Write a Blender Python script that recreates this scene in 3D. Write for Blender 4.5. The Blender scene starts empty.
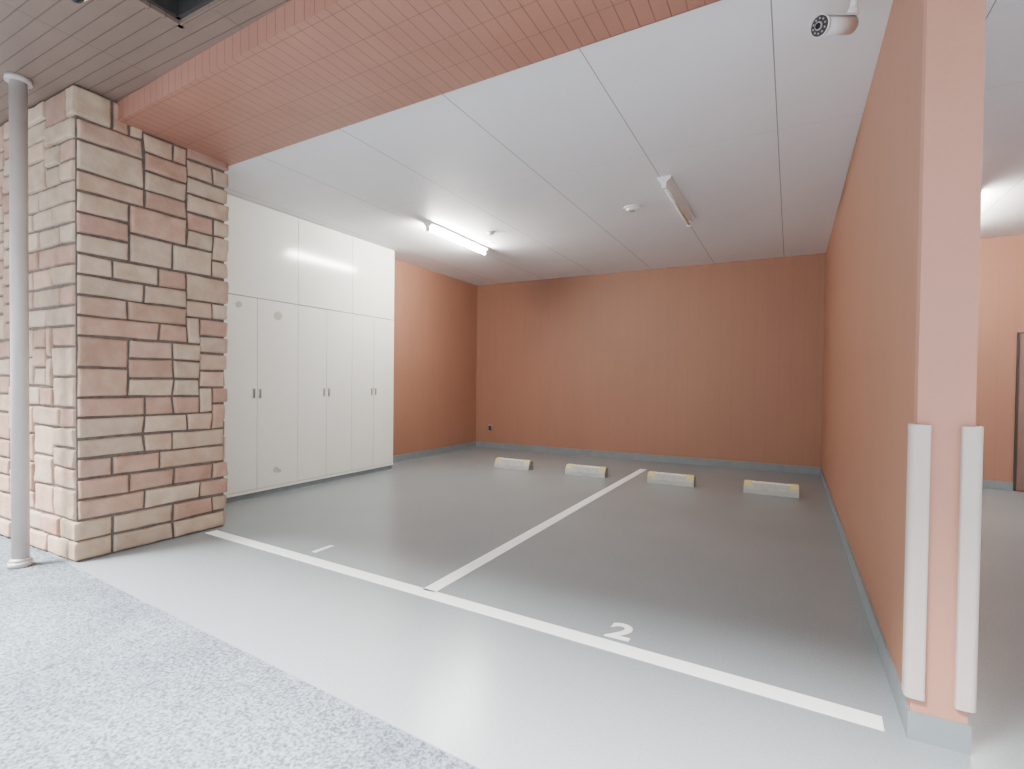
import bpy, bmesh, math, random
from mathutils import Vector, Matrix, noise
random.seed(7)
scene = bpy.context.scene

# ---------------------------------------------------------------- materials
def newmat(name):
    m = bpy.data.materials.new(name); m.use_nodes = True
    nt = m.node_tree; b = nt.nodes['Principled BSDF']
    return m, nt, b
def col(c): return (c[0], c[1], c[2], 1)
def N(nt, t, **kw):
    n = nt.nodes.new(t)
    for k, v in kw.items(): setattr(n, k, v)
    return n
def simple(name, c, rough=0.5, metal=0.0, noise_amt=0.06, nscale=8, bump=0.0, bscale=60, emit=None, es=0, spec=0.5):
    m, nt, b = newmat(name)
    tc = N(nt, 'ShaderNodeTexCoord'); nz = N(nt, 'ShaderNodeTexNoise')
    nz.inputs['Scale'].default_value = nscale; nz.inputs['Detail'].default_value = 6
    nt.links.new(tc.outputs['Object'], nz.inputs['Vector'])
    r = N(nt, 'ShaderNodeValToRGB')
    r.color_ramp.elements[0].position = .3; r.color_ramp.elements[1].position = .7
    r.color_ramp.elements[0].color = col([x*(1-noise_amt) for x in c])
    r.color_ramp.elements[1].color = col([min(1, x*(1+noise_amt)) for x in c])
    nt.links.new(nz.outputs['Fac'], r.inputs['Fac']); nt.links.new(r.outputs['Color'], b.inputs['Base Color'])
    b.inputs['Roughness'].default_value = rough; b.inputs['Metallic'].default_value = metal
    b.inputs['Specular IOR Level'].default_value = spec
    if bump:
        n2 = N(nt, 'ShaderNodeTexNoise'); n2.inputs['Scale'].default_value = bscale; n2.inputs['Detail'].default_value = 5
        nt.links.new(tc.outputs['Object'], n2.inputs['Vector'])
        bp = N(nt, 'ShaderNodeBump'); bp.inputs['Strength'].default_value = bump; bp.inputs['Distance'].default_value = .01
        nt.links.new(n2.outputs['Fac'], bp.inputs['Height']); nt.links.new(bp.outputs['Normal'], b.inputs['Normal'])
    if emit:
        b.inputs['Emission Color'].default_value = col(emit); b.inputs['Emission Strength'].default_value = es
    return m

def mnode(nt, op, a, b=None, c=None):
    n = N(nt, 'ShaderNodeMath', operation=op)
    for i, v in enumerate((a, b, c)):
        if v is None: continue
        if isinstance(v, (int, float)): n.inputs[i].default_value = v
        else: nt.links.new(v, n.inputs[i])
    return n.outputs[0]

def grooved(name, c, groove_c, lines, rough=.6, noise_amt=.08, nscale=3, bump=.4, stretch=(1, 1, 1), spec=.5):
    """lines: list of (axis vector, period, width, offset) giving grooves where the coordinate along the axis wraps"""
    m, nt, b = newmat(name)
    tc = N(nt, 'ShaderNodeTexCoord'); sep = N(nt, 'ShaderNodeSeparateXYZ')
    nt.links.new(tc.outputs['Object'], sep.inputs[0])
    total = None
    for ax, per, wid, off in lines:
        s = None
        for k in range(3):
            if ax[k]:
                t = mnode(nt, 'MULTIPLY', sep.outputs[k], ax[k])
                s = t if s is None else mnode(nt, 'ADD', s, t)
        s = mnode(nt, 'ADD', s, 100*per - off + wid/2)
        s = mnode(nt, 'DIVIDE', s, per); s = mnode(nt, 'FRACT', s)
        g = mnode(nt, 'LESS_THAN', s, wid/per)
        total = g if total is None else mnode(nt, 'MAXIMUM', total, g)
    mp = N(nt, 'ShaderNodeMapping'); mp.inputs['Scale'].default_value = stretch
    nt.links.new(tc.outputs['Object'], mp.inputs['Vector'])
    nz = N(nt, 'ShaderNodeTexNoise'); nz.inputs['Scale'].default_value = nscale; nz.inputs['Detail'].default_value = 6
    nt.links.new(mp.outputs[0], nz.inputs['Vector'])
    r = N(nt, 'ShaderNodeValToRGB'); r.color_ramp.elements[0].position = .3; r.color_ramp.elements[1].position = .7
    r.color_ramp.elements[0].color = col([x*(1-noise_amt) for x in c])
    r.color_ramp.elements[1].color = col([min(1, x*(1+noise_amt)) for x in c])
    nt.links.new(nz.outputs['Fac'], r.inputs['Fac'])
    mx = N(nt, 'ShaderNodeMix', data_type='RGBA')
    nt.links.new(total, mx.inputs['Factor']); nt.links.new(r.outputs['Color'], mx.inputs['A'])
    mx.inputs['B'].default_value = col(groove_c)
    nt.links.new(mx.outputs['Result'], b.inputs['Base Color'])
    inv = mnode(nt, 'SUBTRACT', 1.0, total)
    bp = N(nt, 'ShaderNodeBump'); bp.inputs['Strength'].default_value = bump; bp.inputs['Distance'].default_value = .005
    nt.links.new(inv, bp.inputs['Height']); nt.links.new(bp.outputs['Normal'], b.inputs['Normal'])
    b.inputs['Roughness'].default_value = rough
    b.inputs['Specular IOR Level'].default_value = spec
    return m

# terracotta siding, fine vertical joints
M_wall = grooved('terracotta_siding', (.335, .160, .101), (.288, .135, .084), [((1, 1, 0), .152, .004, .0)],
                 rough=.55, nscale=2.0, noise_amt=.03, stretch=(2, 2, .5), bump=.12, spec=.4)
M_wallend = simple('salmon_paint', (.44, .21, .145), rough=.55, noise_amt=.03, nscale=5, bump=.15, bscale=40)
M_base = simple('baseboard_gray', (.20, .225, .235), rough=.55, noise_amt=.08, nscale=10)
M_ceil = grooved('white_ceiling_panel', (.80, .78, .795), (.26, .25, .25),
                 [((1, 0, 0), .905, .006, -.11), ((0, 1, 0), 1.82, .0015, .4)], rough=.6, noise_amt=.015, nscale=2, bump=.2)
M_beam = grooved('beam_spandrel', (.36, .162, .112), (.21, .092, .064),
                 [((1, 0, 0), .075, .005, 0), ((.035, 1, .0), .2, .004, .1)], rough=.5, noise_amt=.07, nscale=3, bump=.6)
M_outceil = grooved('brown_spandrel', (.20, .14, .112), (.10, .07, .055),
                 [((0, 1, 0), .075, .006, 0), ((1, 0, 0), .9, .004, .1)], rough=.4, noise_amt=.06, nscale=3, bump=.6)
M_mortar = simple('mortar', (.14, .112, .096), rough=.9, noise_amt=.25, nscale=30, bump=.5)
M_white = simple('cabinet_white', (.84, .83, .76), rough=.15, noise_amt=.01)
M_gap = simple('cabinet_gap', (.22, .21, .19), rough=.7)
M_line = simple('road_marking_white', (.92, .92, .90), rough=.55, noise_amt=.03, nscale=25)
M_hous = simple('fixture_white', (.80, .79, .78), rough=.35, noise_amt=.01)
M_metal = simple('brushed_metal', (.45, .44, .42), rough=.35, metal=.8)
M_dark = simple('dark_plastic', (.02, .02, .022), rough=.3)
M_lens = simple('lens_glass', (.01, .01, .015), rough=.05)
M_led = simple('ir_led', (.35, .30, .30), rough=.2)
M_stick = simple('round_sticker', (.50, .48, .40), rough=.5)
M_guard = simple('guard_rubber', (.50, .42, .385), rough=.45, noise_amt=.02)
M_pole = simple('pole_paint', (.50, .445, .415), rough=.35, noise_amt=.04)
M_conc = simple('stop_concrete', (.42, .42, .39), rough=.8, noise_amt=.12, nscale=20, bump=.3)
M_conc2 = simple('stop_cap', (.74, .73, .66), rough=.7, noise_amt=.08, nscale=20)
M_yel = simple('reflector_yellow', (.62, .55, .20), rough=.35)
M_doorbr = simple('door_brown', (.20, .11, .08), rough=.45)
M_hatch = simple('hatch_dark', (.035, .03, .028), rough=.6)
M_lamp = simple('lit_tube', (.9, .9, .9), emit=(1, .975, .91), es=620, rough=.4)

# coated floor
def floor_mat():
    m, nt, b = newmat('coated_floor')
    tc = N(nt, 'ShaderNodeTexCoord')
    n1 = N(nt, 'ShaderNodeTexNoise'); n1.inputs['Scale'].default_value = .9; n1.inputs['Detail'].default_value = 5
    n2 = N(nt, 'ShaderNodeTexNoise'); n2.inputs['Scale'].default_value = 90; n2.inputs['Detail'].default_value = 3
    for n in (n1, n2): nt.links.new(tc.outputs['Object'], n.inputs['Vector'])
    r = N(nt, 'ShaderNodeValToRGB'); r.color_ramp.elements[0].position = .3; r.color_ramp.elements[1].position = .72
    r.color_ramp.elements[0].color = col((.235, .262, .275)); r.color_ramp.elements[1].color = col((.265, .292, .305))
    nt.links.new(n1.outputs['Fac'], r.inputs['Fac'])
    mx = N(nt, 'ShaderNodeMix', data_type='RGBA', blend_type='OVERLAY'); mx.inputs['Factor'].default_value = .15
    nt.links.new(r.outputs['Color'], mx.inputs['A']); nt.links.new(n2.outputs['Fac'], mx.inputs['B'])
    nt.links.new(mx.outputs['Result'], b.inputs['Base Color'])
    b.inputs['Roughness'].default_value = .24
    bp = N(nt, 'ShaderNodeBump'); bp.inputs['Strength'].default_value = .08; bp.inputs['Distance'].default_value = .003
    nt.links.new(n2.outputs['Fac'], bp.inputs['Height']); nt.links.new(bp.outputs['Normal'], b.inputs['Normal'])
    return m
M_floor = floor_mat()
def asphalt_mat():
    m, nt, b = newmat('weathered_asphalt')
    tc = N(nt, 'ShaderNodeTexCoord')
    n1 = N(nt, 'ShaderNodeTexNoise'); n1.inputs['Scale'].default_value = 1.6; n1.inputs['Detail'].default_value = 12; n1.inputs['Roughness'].default_value = .75
    n2 = N(nt, 'ShaderNodeTexNoise'); n2.inputs['Scale'].default_value = 90; n2.inputs['Detail'].default_value = 4
    for n in (n1, n2): nt.links.new(tc.outputs['Object'], n.inputs['Vector'])
    r = N(nt, 'ShaderNodeValToRGB'); r.color_ramp.elements[0].position = .32; r.color_ramp.elements[1].position = .68
    r.color_ramp.elements[0].color = col((.082, .10, .122)); r.color_ramp.elements[1].color = col((.165, .19, .22))
    nt.links.new(n1.outputs['Fac'], r.inputs['Fac'])
    r2 = N(nt, 'ShaderNodeValToRGB'); r2.color_ramp.elements[0].position = .35; r2.color_ramp.elements[1].position = .65
    nt.links.new(n2.outputs['Fac'], r2.inputs['Fac'])
    mx = N(nt, 'ShaderNodeMix', data_type='RGBA', blend_type='OVERLAY'); mx.inputs['Factor'].default_value = .6
    nt.links.new(r.outputs['Color'], mx.inputs['A']); nt.links.new(r2.outputs['Color'], mx.inputs['B'])
    nt.links.new(mx.outputs['Result'], b.inputs['Base Color']); b.inputs['Roughness'].default_value = .85
    bp = N(nt, 'ShaderNodeBump'); bp.inputs['Strength'].default_value = .5; bp.inputs['Distance'].default_value = .004
    nt.links.new(n2.outputs['Fac'], bp.inputs['Height']); nt.links.new(bp.outputs['Normal'], b.inputs['Normal'])
    return m
M_asph = asphalt_mat()
def stone_mat():
    m, nt, b = newmat('cut_stone')
    at = N(nt, 'ShaderNodeAttribute', attribute_name='stone_tint')
    tc = N(nt, 'ShaderNodeTexCoord')
    n1 = N(nt, 'ShaderNodeTexNoise'); n1.inputs['Scale'].default_value = 9; n1.inputs['Detail'].default_value = 9
    nt.links.new(tc.outputs['Object'], n1.inputs['Vector'])
    r = N(nt, 'ShaderNodeValToRGB'); r.color_ramp.elements[0].position = .25; r.color_ramp.elements[1].position = .75
    r.color_ramp.elements[0].color = col((.74, .68, .64)); r.color_ramp.elements[1].color = col((1, 1, 1))
    nt.links.new(n1.outputs['Fac'], r.inputs['Fac'])
    mx = N(nt, 'ShaderNodeMix', data_type='RGBA', blend_type='MULTIPLY'); mx.inputs['Factor'].default_value = 1
    nt.links.new(at.outputs['Color'], mx.inputs['A']); nt.links.new(r.outputs['Color'], mx.inputs['B'])
    nt.links.new(mx.outputs['Result'], b.inputs['Base Color']); b.inputs['Roughness'].default_value = .85
    n2 = N(nt, 'ShaderNodeTexNoise'); n2.inputs['Scale'].default_value = 35; n2.inputs['Detail'].default_value = 8
    nt.links.new(tc.outputs['Object'], n2.inputs['Vector'])
    bp = N(nt, 'ShaderNodeBump'); bp.inputs['Strength'].default_value = .5; bp.inputs['Distance'].default_value = .009
    nt.links.new(n2.outputs['Fac'], bp.inputs['Height']); nt.links.new(bp.outputs['Normal'], b.inputs['Normal'])
    return m
M_stone = stone_mat()

# ---------------------------------------------------------------- mesh helpers
class MB:
    def __init__(s): s.bm = bmesh.new(); s.mats = []
    def mi(s, m):
        if m not in s.mats: s.mats.append(m)
        return s.mats.index(m)
    def box(s, x0, x1, y0, y1, z0, z1, mat, bev=0, seg=2, M=None):
        r = bmesh.ops.create_cube(s.bm, size=1)
        vs = r['verts']
        for v in vs:
            v.co = Vector((x0+(v.co.x+.5)*(x1-x0), y0+(v.co.y+.5)*(y1-y0), z0+(v.co.z+.5)*(z1-z0)))
        fs = list({f for v in vs for f in v.link_faces})
        if bev:
            es = list({e for v in vs for e in v.link_edges})
            rb = bmesh.ops.bevel(s.bm, geom=es, offset=bev, segments=seg, affect='EDGES', profile=.5)
            vs = list({v for f in rb['faces'] for v in f.verts} | {v for v in vs if v.is_valid})
            fs = list({f for v in vs for f in v.link_faces})
        i = s.mi(mat)
        for f in fs: f.material_index = i
        if M is not None:
            for v in vs: v.co = M @ v.co
    def cyl(s, p0, p1, r0, mat, r1=None, seg=24, smooth=True):
        p0 = Vector(p0); p1 = Vector(p1); d = p1-p0
        if r1 is None: r1 = r0
        q = Vector((0, 0, 1)).rotation_difference(d.normalized()).to_matrix().to_4x4()
        T = Matrix.Translation((p0+p1)/2) @ q
        r = bmesh.ops.create_cone(s.bm, cap_ends=True, segments=seg, radius1=r0, radius2=r1, depth=d.length, matrix=T)
        i = s.mi(mat)
        for f in {f for v in r['verts'] for f in v.link_faces}:
            f.material_index = i
            if smooth and len(f.verts) == 4: f.smooth = True
    def sph(s, c, rad, mat, sc=(1, 1, 1), u=24, v=12):
        T = Matrix.Translation(c) @ Matrix.Diagonal((*sc, 1))
        r = bmesh.ops.create_uvsphere(s.bm, u_segments=u, v_segments=v, radius=rad, matrix=T)
        i = s.mi(mat)
        for f in {f for v in r['verts'] for f in v.link_faces}: f.material_index = i; f.smooth = True
    def prism(s, prof, z0, z1, mat, axis='z', smooth=False):
        def P(p, t):
            return {'z': (p[0], p[1], t), 'x': (t, p[0], p[1]), 'y': (p[0], t, p[1])}[axis]
        a = [s.bm.verts.new(P(p, z0)) for p in prof]; b = [s.bm.verts.new(P(p, z1)) for p in prof]
        n = len(prof); i = s.mi(mat); fs = []
        for k in range(n): fs.append(s.bm.faces.new((a[k], a[(k+1) % n], b[(k+1) % n], b[k])))
        for f in fs: f.smooth = smooth
        fs += [s.bm.faces.new(a[::-1]), s.bm.faces.new(b)]
        for f in fs: f.material_index = i
        bmesh.ops.recalc_face_normals(s.bm, faces=fs)
    def done(s, name):
        me = bpy.data.meshes.new(name); s.bm.to_mesh(me); s.bm.free()
        for m in s.mats: me.materials.append(m)
        o = bpy.data.objects.new(name, me); scene.collection.objects.link(o)
        return o
def boxobj(name, *a, **k):
    m = MB(); m.box(*a, **k); return m.done(name)
def recenter(o):
    me = o.data; c = sum((v.co for v in me.vertices), Vector())/len(me.vertices)
    me.transform(Matrix.Translation(-c)); o.location = c
    return o

# ---------------------------------------------------------------- dimensions
XL, XR, YB, H = -5.10, .383, 8.05, 2.97
XR2 = .526; YE = 2.19
ZO = 3.07            # outer ceiling
# ---------------------------------------------------------------- shell
def poly(name, pts, z, mat, th=.1):
    m = MB(); m.prism(pts, z-th, z, mat, 'z'); return m.done(name)
edge = lambda x: 1.55 + (x+4.08)*(-.0621)
poly('floor', [(-5.25, edge(-5.25)), (7.0, edge(7.0)), (7.0, 8.2), (-5.25, 8.2)], 0, M_floor)
poly('ground_asphalt', [(-30, -25), (30, -25), (30, edge(30)), (-30, edge(-30))], -.004, M_asph)

boxobj('wall_back', XL-.15, 7.0, YB, YB+.15, 0, H+.1, M_wall)
boxobj('wall_left', XL-.15, XL, 2.6, YB, 0, H+.1, M_wall)
m = MB()
m.box(XR, XR2, YE, YB, 0, H, M_wall)
m.box(XR-.004, XR2+.004, YE-.006, YE+.05, .095, H, M_wallend)
m.done('wall_right')
boxobj('wall_far_right', 7.0, 7.15, 1.6, YB+.15, 0, H+.1, M_wall)
boxobj('ceiling', XL, 7.0, 2.3, YB, H, H+.1, M_ceil)
# facade beam, running slightly off square to the bay like the bay line
yo = lambda x: 1.82+(x+4.1)*(-.045)
yi = lambda x: 2.62+(x+4.1)*(-.026)
m = MB(); m.prism([(-6.5, yo(-6.5)), (7.0, yo(7.0)), (7.0, yi(7.0)), (-6.5, yi(-6.5))], H-.03, H+.4, M_beam, 'z')
m.done('ceiling_beam')
m = MB()
hx0, hx1, hy0, hy1 = -2.88, -1.95, .75, 1.59
m.prism([(-7, .2), (hx0, .2), (hx0, yo(hx0)), (-7, yo(-7))], ZO, ZO+.08, M_outceil, 'z')
m.prism([(hx0, hy1), (hx1, hy1), (hx1, yo(hx1)), (hx0, yo(hx0))], ZO, ZO+.08, M_outceil, 'z')
m.box(hx0, hx1, .2, hy0, ZO, ZO+.08, M_outceil)
m.prism([(hx1, .2), (7, .2), (7, yo(7)), (hx1, yo(hx1))], ZO, ZO+.08, M_outceil, 'z')
m.done('ceiling_outer')
m = MB()
t = .025
for a in ((hx0, hx0+t, hy0, hy1), (hx1-t, hx1, hy0, hy1), (hx0, hx1, hy0, hy0+t), (hx0, hx1, hy1-t, hy1)):
    m.box(a[0], a[1], a[2], a[3], ZO-.012, ZO+.35, M_outceil)
    cx = (hx0+hx1)/2; cy = (hy0+hy1)/2
    k = .95
    m.box(cx+(a[0]-cx)*k, cx+(a[1]-cx)*k, cy+(a[2]-cy)*k, cy+(a[3]-cy)*k, ZO+.01, ZO+.34, M_hatch)
m.box(hx0, hx1, hy0, hy1, ZO+.33, ZO+.36, M_hatch)
for k in range(9):
    x = hx0+.08+k*.1
    m.box(x, x+.02, hy0+t, hy1-t, ZO+.1, ZO+.2, M_hatch)
m.done('ceiling_recess_vent')

# baseboards
boxobj('baseboard_back', XL, XR, YB-.012, YB, 0, .10, M_base)
boxobj('baseboard_left', XL, XL+.012, 5.42, YB-.012, 0, .10, M_base)
m = MB(); m.box(XR-.012, XR, YE, YB-.012, 0, .095, M_base)
m.box(XR-.012, XR2+.012, YE-.014, YE, 0, .095, M_base)
m.box(XR2, XR2+.012, YE, YB-.012, 0, .095, M_base)
m.done('baseboard_right')
boxobj('baseboard_back_side', XR2, 2.30, YB-.012, YB, 0, .10, M_base)

# ---------------------------------------------------------------- stone pillar
PX, PY0, PY1, PXL = -4.055, 1.585, 2.57, -6.5
W = PY1-PY0
def mapu(u, z, d):
    if u < 0: return Vector((PX+u, PY0-d, z))
    if u == 0: return Vector((PX+d, PY0-d, z))
    if u < W: return Vector((PX+d, PY0+u, z))
    if abs(u-W) < 1e-9: return Vector((PX+d, PY1+d, z))
    return Vector((PX-(u-W), PY1+d, z))
NU_side = 10; cw = W/NU_side
nl = 24; nr = 9
cols = nl+NU_side+nr; rows = 46; ch = ZO/rows
occ = [[False]*rows for _ in range(cols)]
stones = []
sizes = [(3, 2)]*7+[(4, 2)]*6+[(3, 3)]*2+[(4, 3)]*3+[(5, 3)]*1+[(2, 2)]*3+[(5, 2)]*2
for j in range(rows):
    for i in range(cols):
        if occ[i][j]: continue
        cand = sizes[:]; random.shuffle(cand)
        for (w, h) in cand+[(3, 2), (2, 2), (1, 3), (1, 2), (3, 1), (2, 1), (1, 1)]:
            if i+w > cols or j+h > rows: continue
            if any(occ[a][b] for a in range(i, i+w) for b in range(j, j+h)): continue
            if i+w < cols and not occ[i+w][j] and (i+w+1 >= cols or occ[i+w+1][j]) and (w, h) not in ((2,2),(2,1),(3,1),(1,1),(1,2),(1,3)) and random.random() < .85: continue
            if j+h == rows-1 and h > 1: continue
            for a in range(i, i+w):
                for b in range(j, j+h): occ[a][b] = True
            stones.append((i, j, w, h)); break
palette = [(.52, .33, .24), (.54, .37, .27), (.57, .43, .32), (.54, .40, .295), (.49, .30, .22), (.58, .45, .33), (.53, .39, .28), (.46, .28, .21), (.55, .36, .27), (.57, .425, .31)]
bm = bmesh.new()
cl = bm.loops.layers.float_color.new('stone_tint')
mort = .0065
random.seed(3)
gx = {}
def jit(i, j):
    if (i, j) not in gx:
        gx[(i, j)] = (random.uniform(-.009, .009), random.uniform(-.005, .005))
    a, b = gx[(i, j)]
    if j in (0, rows): b = 0
    if i in (0, cols) or i == nl or i == nl+NU_side: a = 0
    return ((i-nl)*cw+a, j*ch+b)
for (i, j, w, h) in stones:
    p00 = jit(i, j); p10 = jit(i+w, j); p01 = jit(i, j+h); p11 = jit(i+w, j+h)
    tint = list(random.choice(palette)); f = random.uniform(.88, 1.1); tint = [min(.9, x*f) for x in tint]
    thick = random.uniform(.012, .024); ph = random.uniform(0, 50)
    nu = max(3, int(w*cw/.02)); nv = max(3, int(h*ch/.02))
    us = sorted(set([0, .25/nu, .5/nu]+[k/nu for k in range(1, nu)]+[1-.5/nu, 1-.25/nu, 1])); vs = sorted(set([0, .25/nv, .5/nv]+[k/nv for k in range(1, nv)]+[1-.5/nv, 1-.25/nv, 1]))
    crosses = [cc for cc in (nl, nl+NU_side) if i < cc < i+w]
    ucorner = [(cc-i)/w for cc in crosses]
    for uc in ucorner:
        us = [u for u in us if abs(u-uc) > .3/nu]; us.append(uc)
    us.sort()
    grid = []
    for uu in us:
        colv = []
        for vv in vs:
            x = (p00[0]*(1-uu)+p10[0]*uu)*(1-vv)+(p01[0]*(1-uu)+p11[0]*uu)*vv
            z = (p00[1]*(1-uu)+p10[1]*uu)*(1-vv)+(p01[1]*(1-uu)+p11[1]*uu)*vv
            x += mort*(1-2*uu)+noise.noise(Vector((x*6, z*6, ph)))*.005
            z += mort*(1-2*vv)+noise.noise(Vector((x*6, z*6, ph+9)))*.005
            wd = w*cw; hg = h*ch
            de = min(min(uu, 1-uu)*wd, min(vv, 1-vv)*hg)
            e = min(1, de/.015); prof = math.sqrt(max(0, 1-(1-e)**2))
            d = -.006+(thick+.006)*prof + prof*noise.noise(Vector((x*11, z*11, ph)))*.008
            if uu in ucorner: x = 0.0 if crosses[ucorner.index(uu)] == nl else W
            elif not crosses:
                if i+w == nl and uu == 1: x = min(x, -.004)
                if i == nl and uu == 0: x = max(x, .004)
            colv.append(bm.verts.new(mapu(x, max(0.002, z), d)))
        grid.append(colv)
    for a in range(len(us)-1):
        for b in range(len(vs)-1):
            f = bm.faces.new((grid[a][b], grid[a+1][b], grid[a+1][b+1], grid[a][b+1])); f.smooth = True
            for l in f.loops: l[cl] = (*tint, 1)
bm.normal_update()
for f in bm.faces: f.material_index = 0
r = bmesh.ops.create_cube(bm, size=1)
for v in r['verts']:
    v.co = Vector((PXL+(v.co.x+.5)*(PX-PXL), PY0+(v.co.y+.5)*(PY1-PY0), (v.co.z+.5)*(ZO)))
for f in {f for v in r['verts'] for f in v.link_faces}: f.material_index = 1
me = bpy.data.meshes.new('stone_pillar'); bm.to_mesh(me); bm.free()
me.materials.append(M_stone); me.materials.append(M_mortar)
o = bpy.data.objects.new('stone_pillar', me); scene.collection.objects.link(o)

# ---------------------------------------------------------------- cabinets
CX = -4.75; CE = 5.39
m = MB()
m.box(XL+.002, CX-.02, 2.64, CE, 0, H-.001, M_gap)
m.box(CX-.05, CX-.018, 2.65, CE, .0, .055, M_base)
m.box(XL+.004, CX-.012, CE-.004, CE+.018, .055, H-.002, M_white)        # side panel
m.box(CX-.02, CX-.004, 2.64, CE+.018, .055, .085, M_white)
bounds = [2.66, 2.87, 3.85, 4.64, 5.39]
zs = 2.02; g = .002
for k in range(1, 4):
    a, b = bounds[k], bounds[k+1]; mid = (a+b)/2
    if k == 1: mid = 3.36
    for (p, q, sgn) in ((a, mid, 1), (mid, b, -1)):
        m.box(CX-.02, CX, p+g, q-g, .088, zs-.003, M_white, bev=.002, seg=1)
        hy = mid - .035*sgn
        m.box(CX, CX+.004, hy-.013, hy+.013, 1.01, 1.105, M_metal, bev=.0015, seg=1)
        m.box(CX+.004, CX+.014, hy-.006, hy+.006, 1.025, 1.09, M_metal, bev=.002, seg=1)
    m.box(CX-.02, CX, a+g, b-g, zs+.003, H-.006, M_white, bev=.002, seg=1)
m.box(CX-.02, CX, bounds[0], bounds[1]-g, .088, zs-.003, M_white)
m.box(CX-.02, CX, bounds[0], bounds[1]-g, zs+.003, H-.006, M_white)
for (y, z, rr) in ((3.60, 1.87, .045), (3.58, .25, .03), (3.62, .235, .02), (3.16, 1.93, .03)):
    m.cyl((CX, y, z), (CX+.004, y, z), rr, M_stick, seg=20)
m.done('storage_cabinet')

# ---------------------------------------------------------------- floor markings
def strip(name, p, q, w, z=.0025):
    p = Vector(p); q = Vector(q); d = (q-p).normalized(); n = Vector((-d.y, d.x))*w/2
    mm = MB(); mm.prism([tuple(p-n), tuple(q-n), tuple(q+n), tuple(p+n)], .0, z, M_line, 'z'); return mm.done(name)
strip('parking_line', (-3.98, 2.42), (.31, 2.225), .09)
strip('parking_line', (-1.80, 2.35), (-1.79, 7.2), .09)
def number(txt, x, y, size):
    cu = bpy.data.curves.new('parking_number', 'FONT'); cu.body = txt; cu.size = size; cu.align_x = 'CENTER'; cu.align_y = 'CENTER'
    cu.extrude = .001; cu.offset = .006
    o = bpy.data.objects.new('parking_number', cu); scene.collection.objects.link(o)
    o.location = (x, y, .002); o.scale = (1.1, 1, 1)
    cu.materials.append(M_line)
number('1', -2.90, 2.56, .23)
number('2', -.70, 2.42, .22)

# ---------------------------------------------------------------- wheel stops
for cx in (-3.38, -2.31, -1.24, -.17):
    m = MB(); L = .54; x0 = cx-L/2; x1 = cx+L/2; y0 = 6.25
    prof = [(y0, 0), (y0+.15, 0), (y0+.15, .07), (y0+.125, .115), (y0+.045, .115), (y0+.005, .05)]
    m.prism(prof, x0, x1, M_conc, 'x')
    m.prism([(y0+.042, .115), (y0+.128, .115), (y0+.122, .122), (y0+.048, .122)], x0+.01, x1-.01, M_conc2, 'x')
    for (a, b) in ((x0+.006, x0+.085), (x1-.085, x1-.006)):
        m.prism([(y0+.018, .080), (y0+.040, .118), (y0+.060, .1255), (y0+.120, .1255), (y0+.118, .11), (y0+.04, .07)], a, b, M_yel, 'x')
    for bx in (x0+.13, x1-.13):
        m.cyl((bx, y0+.085, .11), (bx, y0+.085, .127), .012, M_metal, seg=12)
    recenter(m.done('wheel_stop'))

# ---------------------------------------------------------------- fluorescent fixtures
def fixture(x, y0, y1, lit):
    m = MB()
    prof = [(x-.06, H), (x+.06, H), (x+.055, H-.018), (x+.022, H-.045), (x-.022, H-.045), (x-.055, H-.018)]
    m.prism(prof, y0, y1, M_hous, 'y')
    for ye in (y0, y1):
        s = 1 if ye == y0 else -1
        m.box(x-.02, x+.02, min(ye, ye+s*.03), max(ye, ye+s*.03), H-.098, H-.04, M_hous, bev=.004)
    m.cyl((x, y0+.03, H-.075), (x, y1-.03, H-.075), .0165, M_lamp if lit else M_conc2)
    recenter(m.done('fluorescent_fixture'))
fixture(-3.58, 4.60, 5.84, True)
fixture(-.98, 4.50, 5.74, False)
fixture(1.42, 6.1, 7.34, True)

def detector(name, x, y, r):
    m = MB()
    m.cyl((x, y, H-.012), (x, y, H), r, M_hous, seg=32)
    m.cyl((x, y, H-.035), (x, y, H-.012), r*.55, M_hous, r1=r*.8, seg=32)
    m.cyl((x, y, H-.04), (x, y, H-.034), r*.3, M_metal, seg=20)
    recenter(m.done(name))
detector('smoke_detector', -1.43, 5.15, .085)
detector('smoke_detector', -3.15, 5.25, .05)
detector('smoke_detector', 1.42, 4.55, .05)

# wall outlet
m = MB()
m.box(-4.83, -4.76, YB-.008, YB, .30, .42, M_metal, bev=.002, seg=1)
m.box(-4.82, -4.77, YB-.022, YB-.008, .315, .405, M_dark, bev=.003)
recenter(m.done('wall_outlet'))

# ---------------------------------------------------------------- corner guards
def guard(xc, sx):
    m = MB(); t = .020; leg = .036; y0 = YE-.006
    pts = [(-leg, 0), (-leg, t*.6)]
    for k in range(3):
        an = math.pi/2*(k/2); pts.append((-leg+t*.4*(1-math.cos(an)), t*.6+t*.4*math.sin(an)))
    for k in range(8):
        an = math.pi/2*(1-k/7); pts.append((t*math.cos(an)*1.0, t*math.sin(an)))
    pts += [(t, -leg+.008), (t*.6, -leg), (0, -leg), (0, 0)]
    prof = [(xc+sx*a, y0-b) for a, b in pts]
    m.prism(prof, .15, 1.068, M_guard, 'z')
    m.prism([(xc+sx*(a*1.02), y0-b*1.06) for a, b in pts], 1.05, 1.072, M_guard, 'z')
    m.prism([(xc+sx*(a*1.02), y0-b*1.06) for a, b in pts], .146, .168, M_guard, 'z')
    recenter(m.done('corner_guard'))
guard(XR-.004, -1); guard(XR2+.004, 1)

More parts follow.
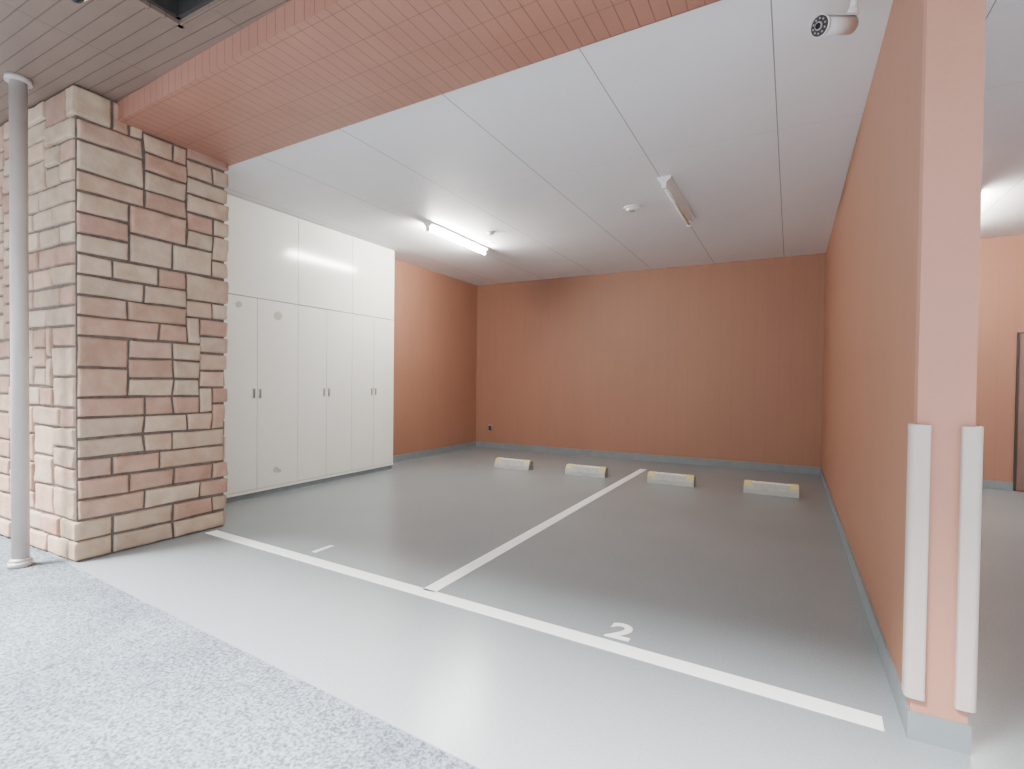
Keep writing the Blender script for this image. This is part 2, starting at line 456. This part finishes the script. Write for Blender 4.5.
# ---------------------------------------------------------------- pole
m = MB(); px, py = -4.29, 1.385
m.cyl((px, py, 0), (px, py, ZO), .044, M_pole, seg=32)
m.cyl((px, py, 0), (px, py, .03), .064, M_pole, r1=.059, seg=32)
m.cyl((px, py, .03), (px, py, .05), .059, M_pole, r1=.045, seg=32)
m.cyl((px, py, ZO-.03), (px, py, ZO), .066, M_pole, seg=32)
recenter(m.done('steel_pole'))

# ---------------------------------------------------------------- security camera
def seccam():
    m = MB()
    head = Vector((.09, 2.66, 2.785)); d = Vector((-.62, -.72, -.26)).normalized()
    tail = head - d*.19
    m.cyl(tail, head, .038, M_hous, seg=32)
    m.cyl(head-d*.004, head+d*.008, .043, M_hous, seg=32)
    m.cyl(head+d*.006, head+d*.011, .040, M_dark, seg=32)
    m.cyl(head+d*.010, head+d*.018, .017, M_led, seg=24)
    m.cyl(head+d*.016, head+d*.021, .012, M_lens, seg=24)
    side = d.cross(Vector((0, 0, 1))).normalized(); up = side.cross(d).normalized()
    for k in range(10):
        an = 2*math.pi*k/10; c = head+d*.010+(side*math.cos(an)+up*math.sin(an))*.029
        m.cyl(c, c+d*.003, .0038, M_led, seg=10)
    for k in range(-3, 4):
        an = k*.32; n = up*math.cos(an)+side*math.sin(an)
        tt = side*math.cos(an)-up*math.sin(an)
        cpos = (head+d*.02+tail)/2+n*.045
        R = Matrix((tt, d, n)).transposed().to_4x4()
        m.box(-.0075, .0075, -.11, .11, -.001, .001, M_hous, M=Matrix.Translation(cpos) @ R)
    mid = tail+d*.02
    j = mid+Vector((.02, .0, .05))
    m.cyl(mid, j, .017, M_metal); m.sph(j, .024, M_hous)
    top = Vector((j.x+.01, j.y, H))
    m.cyl(j, top, .015, M_hous); m.cyl(top-Vector((0, 0, .02)), top, .045, M_hous, seg=28)
    m.done('security_camera')
seccam()
m = MB(); m.cyl((-3.07, 1.20, ZO-.02), (-3.07, 1.20, ZO), .05, M_hous); m.sph((-3.07, 1.20, ZO-.02), .038, M_dark)
recenter(m.done('dome_camera'))

# ---------------------------------------------------------------- side bay door
m = MB()
m.box(2.30, 3.26, YB-.03, YB, 0, 1.84, M_hatch, bev=.003)
m.box(2.32, 3.24, YB-.04, YB-.03, .01, 1.825, M_doorbr, bev=.003)
m.cyl((2.44, YB-.04, 1.0), (2.44, YB-.09, 1.0), .012, M_metal); m.cyl((2.44, YB-.09, 1.0), (2.56, YB-.09, 1.0), .010, M_metal)
recenter(m.done('door_1'))

# ---------------------------------------------------------------- world + light
w = bpy.data.worlds.new('World'); scene.world = w; w.use_nodes = True
bg = w.node_tree.nodes['Background']; bg.inputs['Color'].default_value = (.90, .955, 1.0, 1); bg.inputs['Strength'].default_value = 2.8
sun = bpy.data.lights.new('sun', 'SUN'); sun.energy = 38; sun.angle = math.radians(26); sun.color = (1, .99, .98)
so = bpy.data.objects.new('sun', sun); scene.collection.objects.link(so)
sd = Vector((.45, .52, -1.0)).normalized()
so.rotation_euler = sd.to_track_quat('-Z', 'Y').to_euler(); so.location = (-8, -8, 8)

# ---------------------------------------------------------------- camera
F = 515; cam = bpy.data.cameras.new('camera'); cam.sensor_width = 36; cam.lens = F/1024*36
cam.shift_y = .006; cam.clip_start = .05
co = bpy.data.objects.new('camera', cam); scene.collection.objects.link(co); scene.camera = co
th = math.radians(28.4); pitch = -.95*math.pi/180; roll = .011
f = Vector((-math.sin(th)*math.cos(pitch), math.cos(th)*math.cos(pitch), math.sin(pitch)))
r = Vector((math.cos(th), math.sin(th), 0)); u = r.cross(f)
r2 = r*math.cos(roll)+u*math.sin(roll); u2 = r2.cross(f)
co.matrix_world = Matrix.Translation((0, 0, 1.2)) @ Matrix((r2, u2, -f)).transposed().to_4x4()
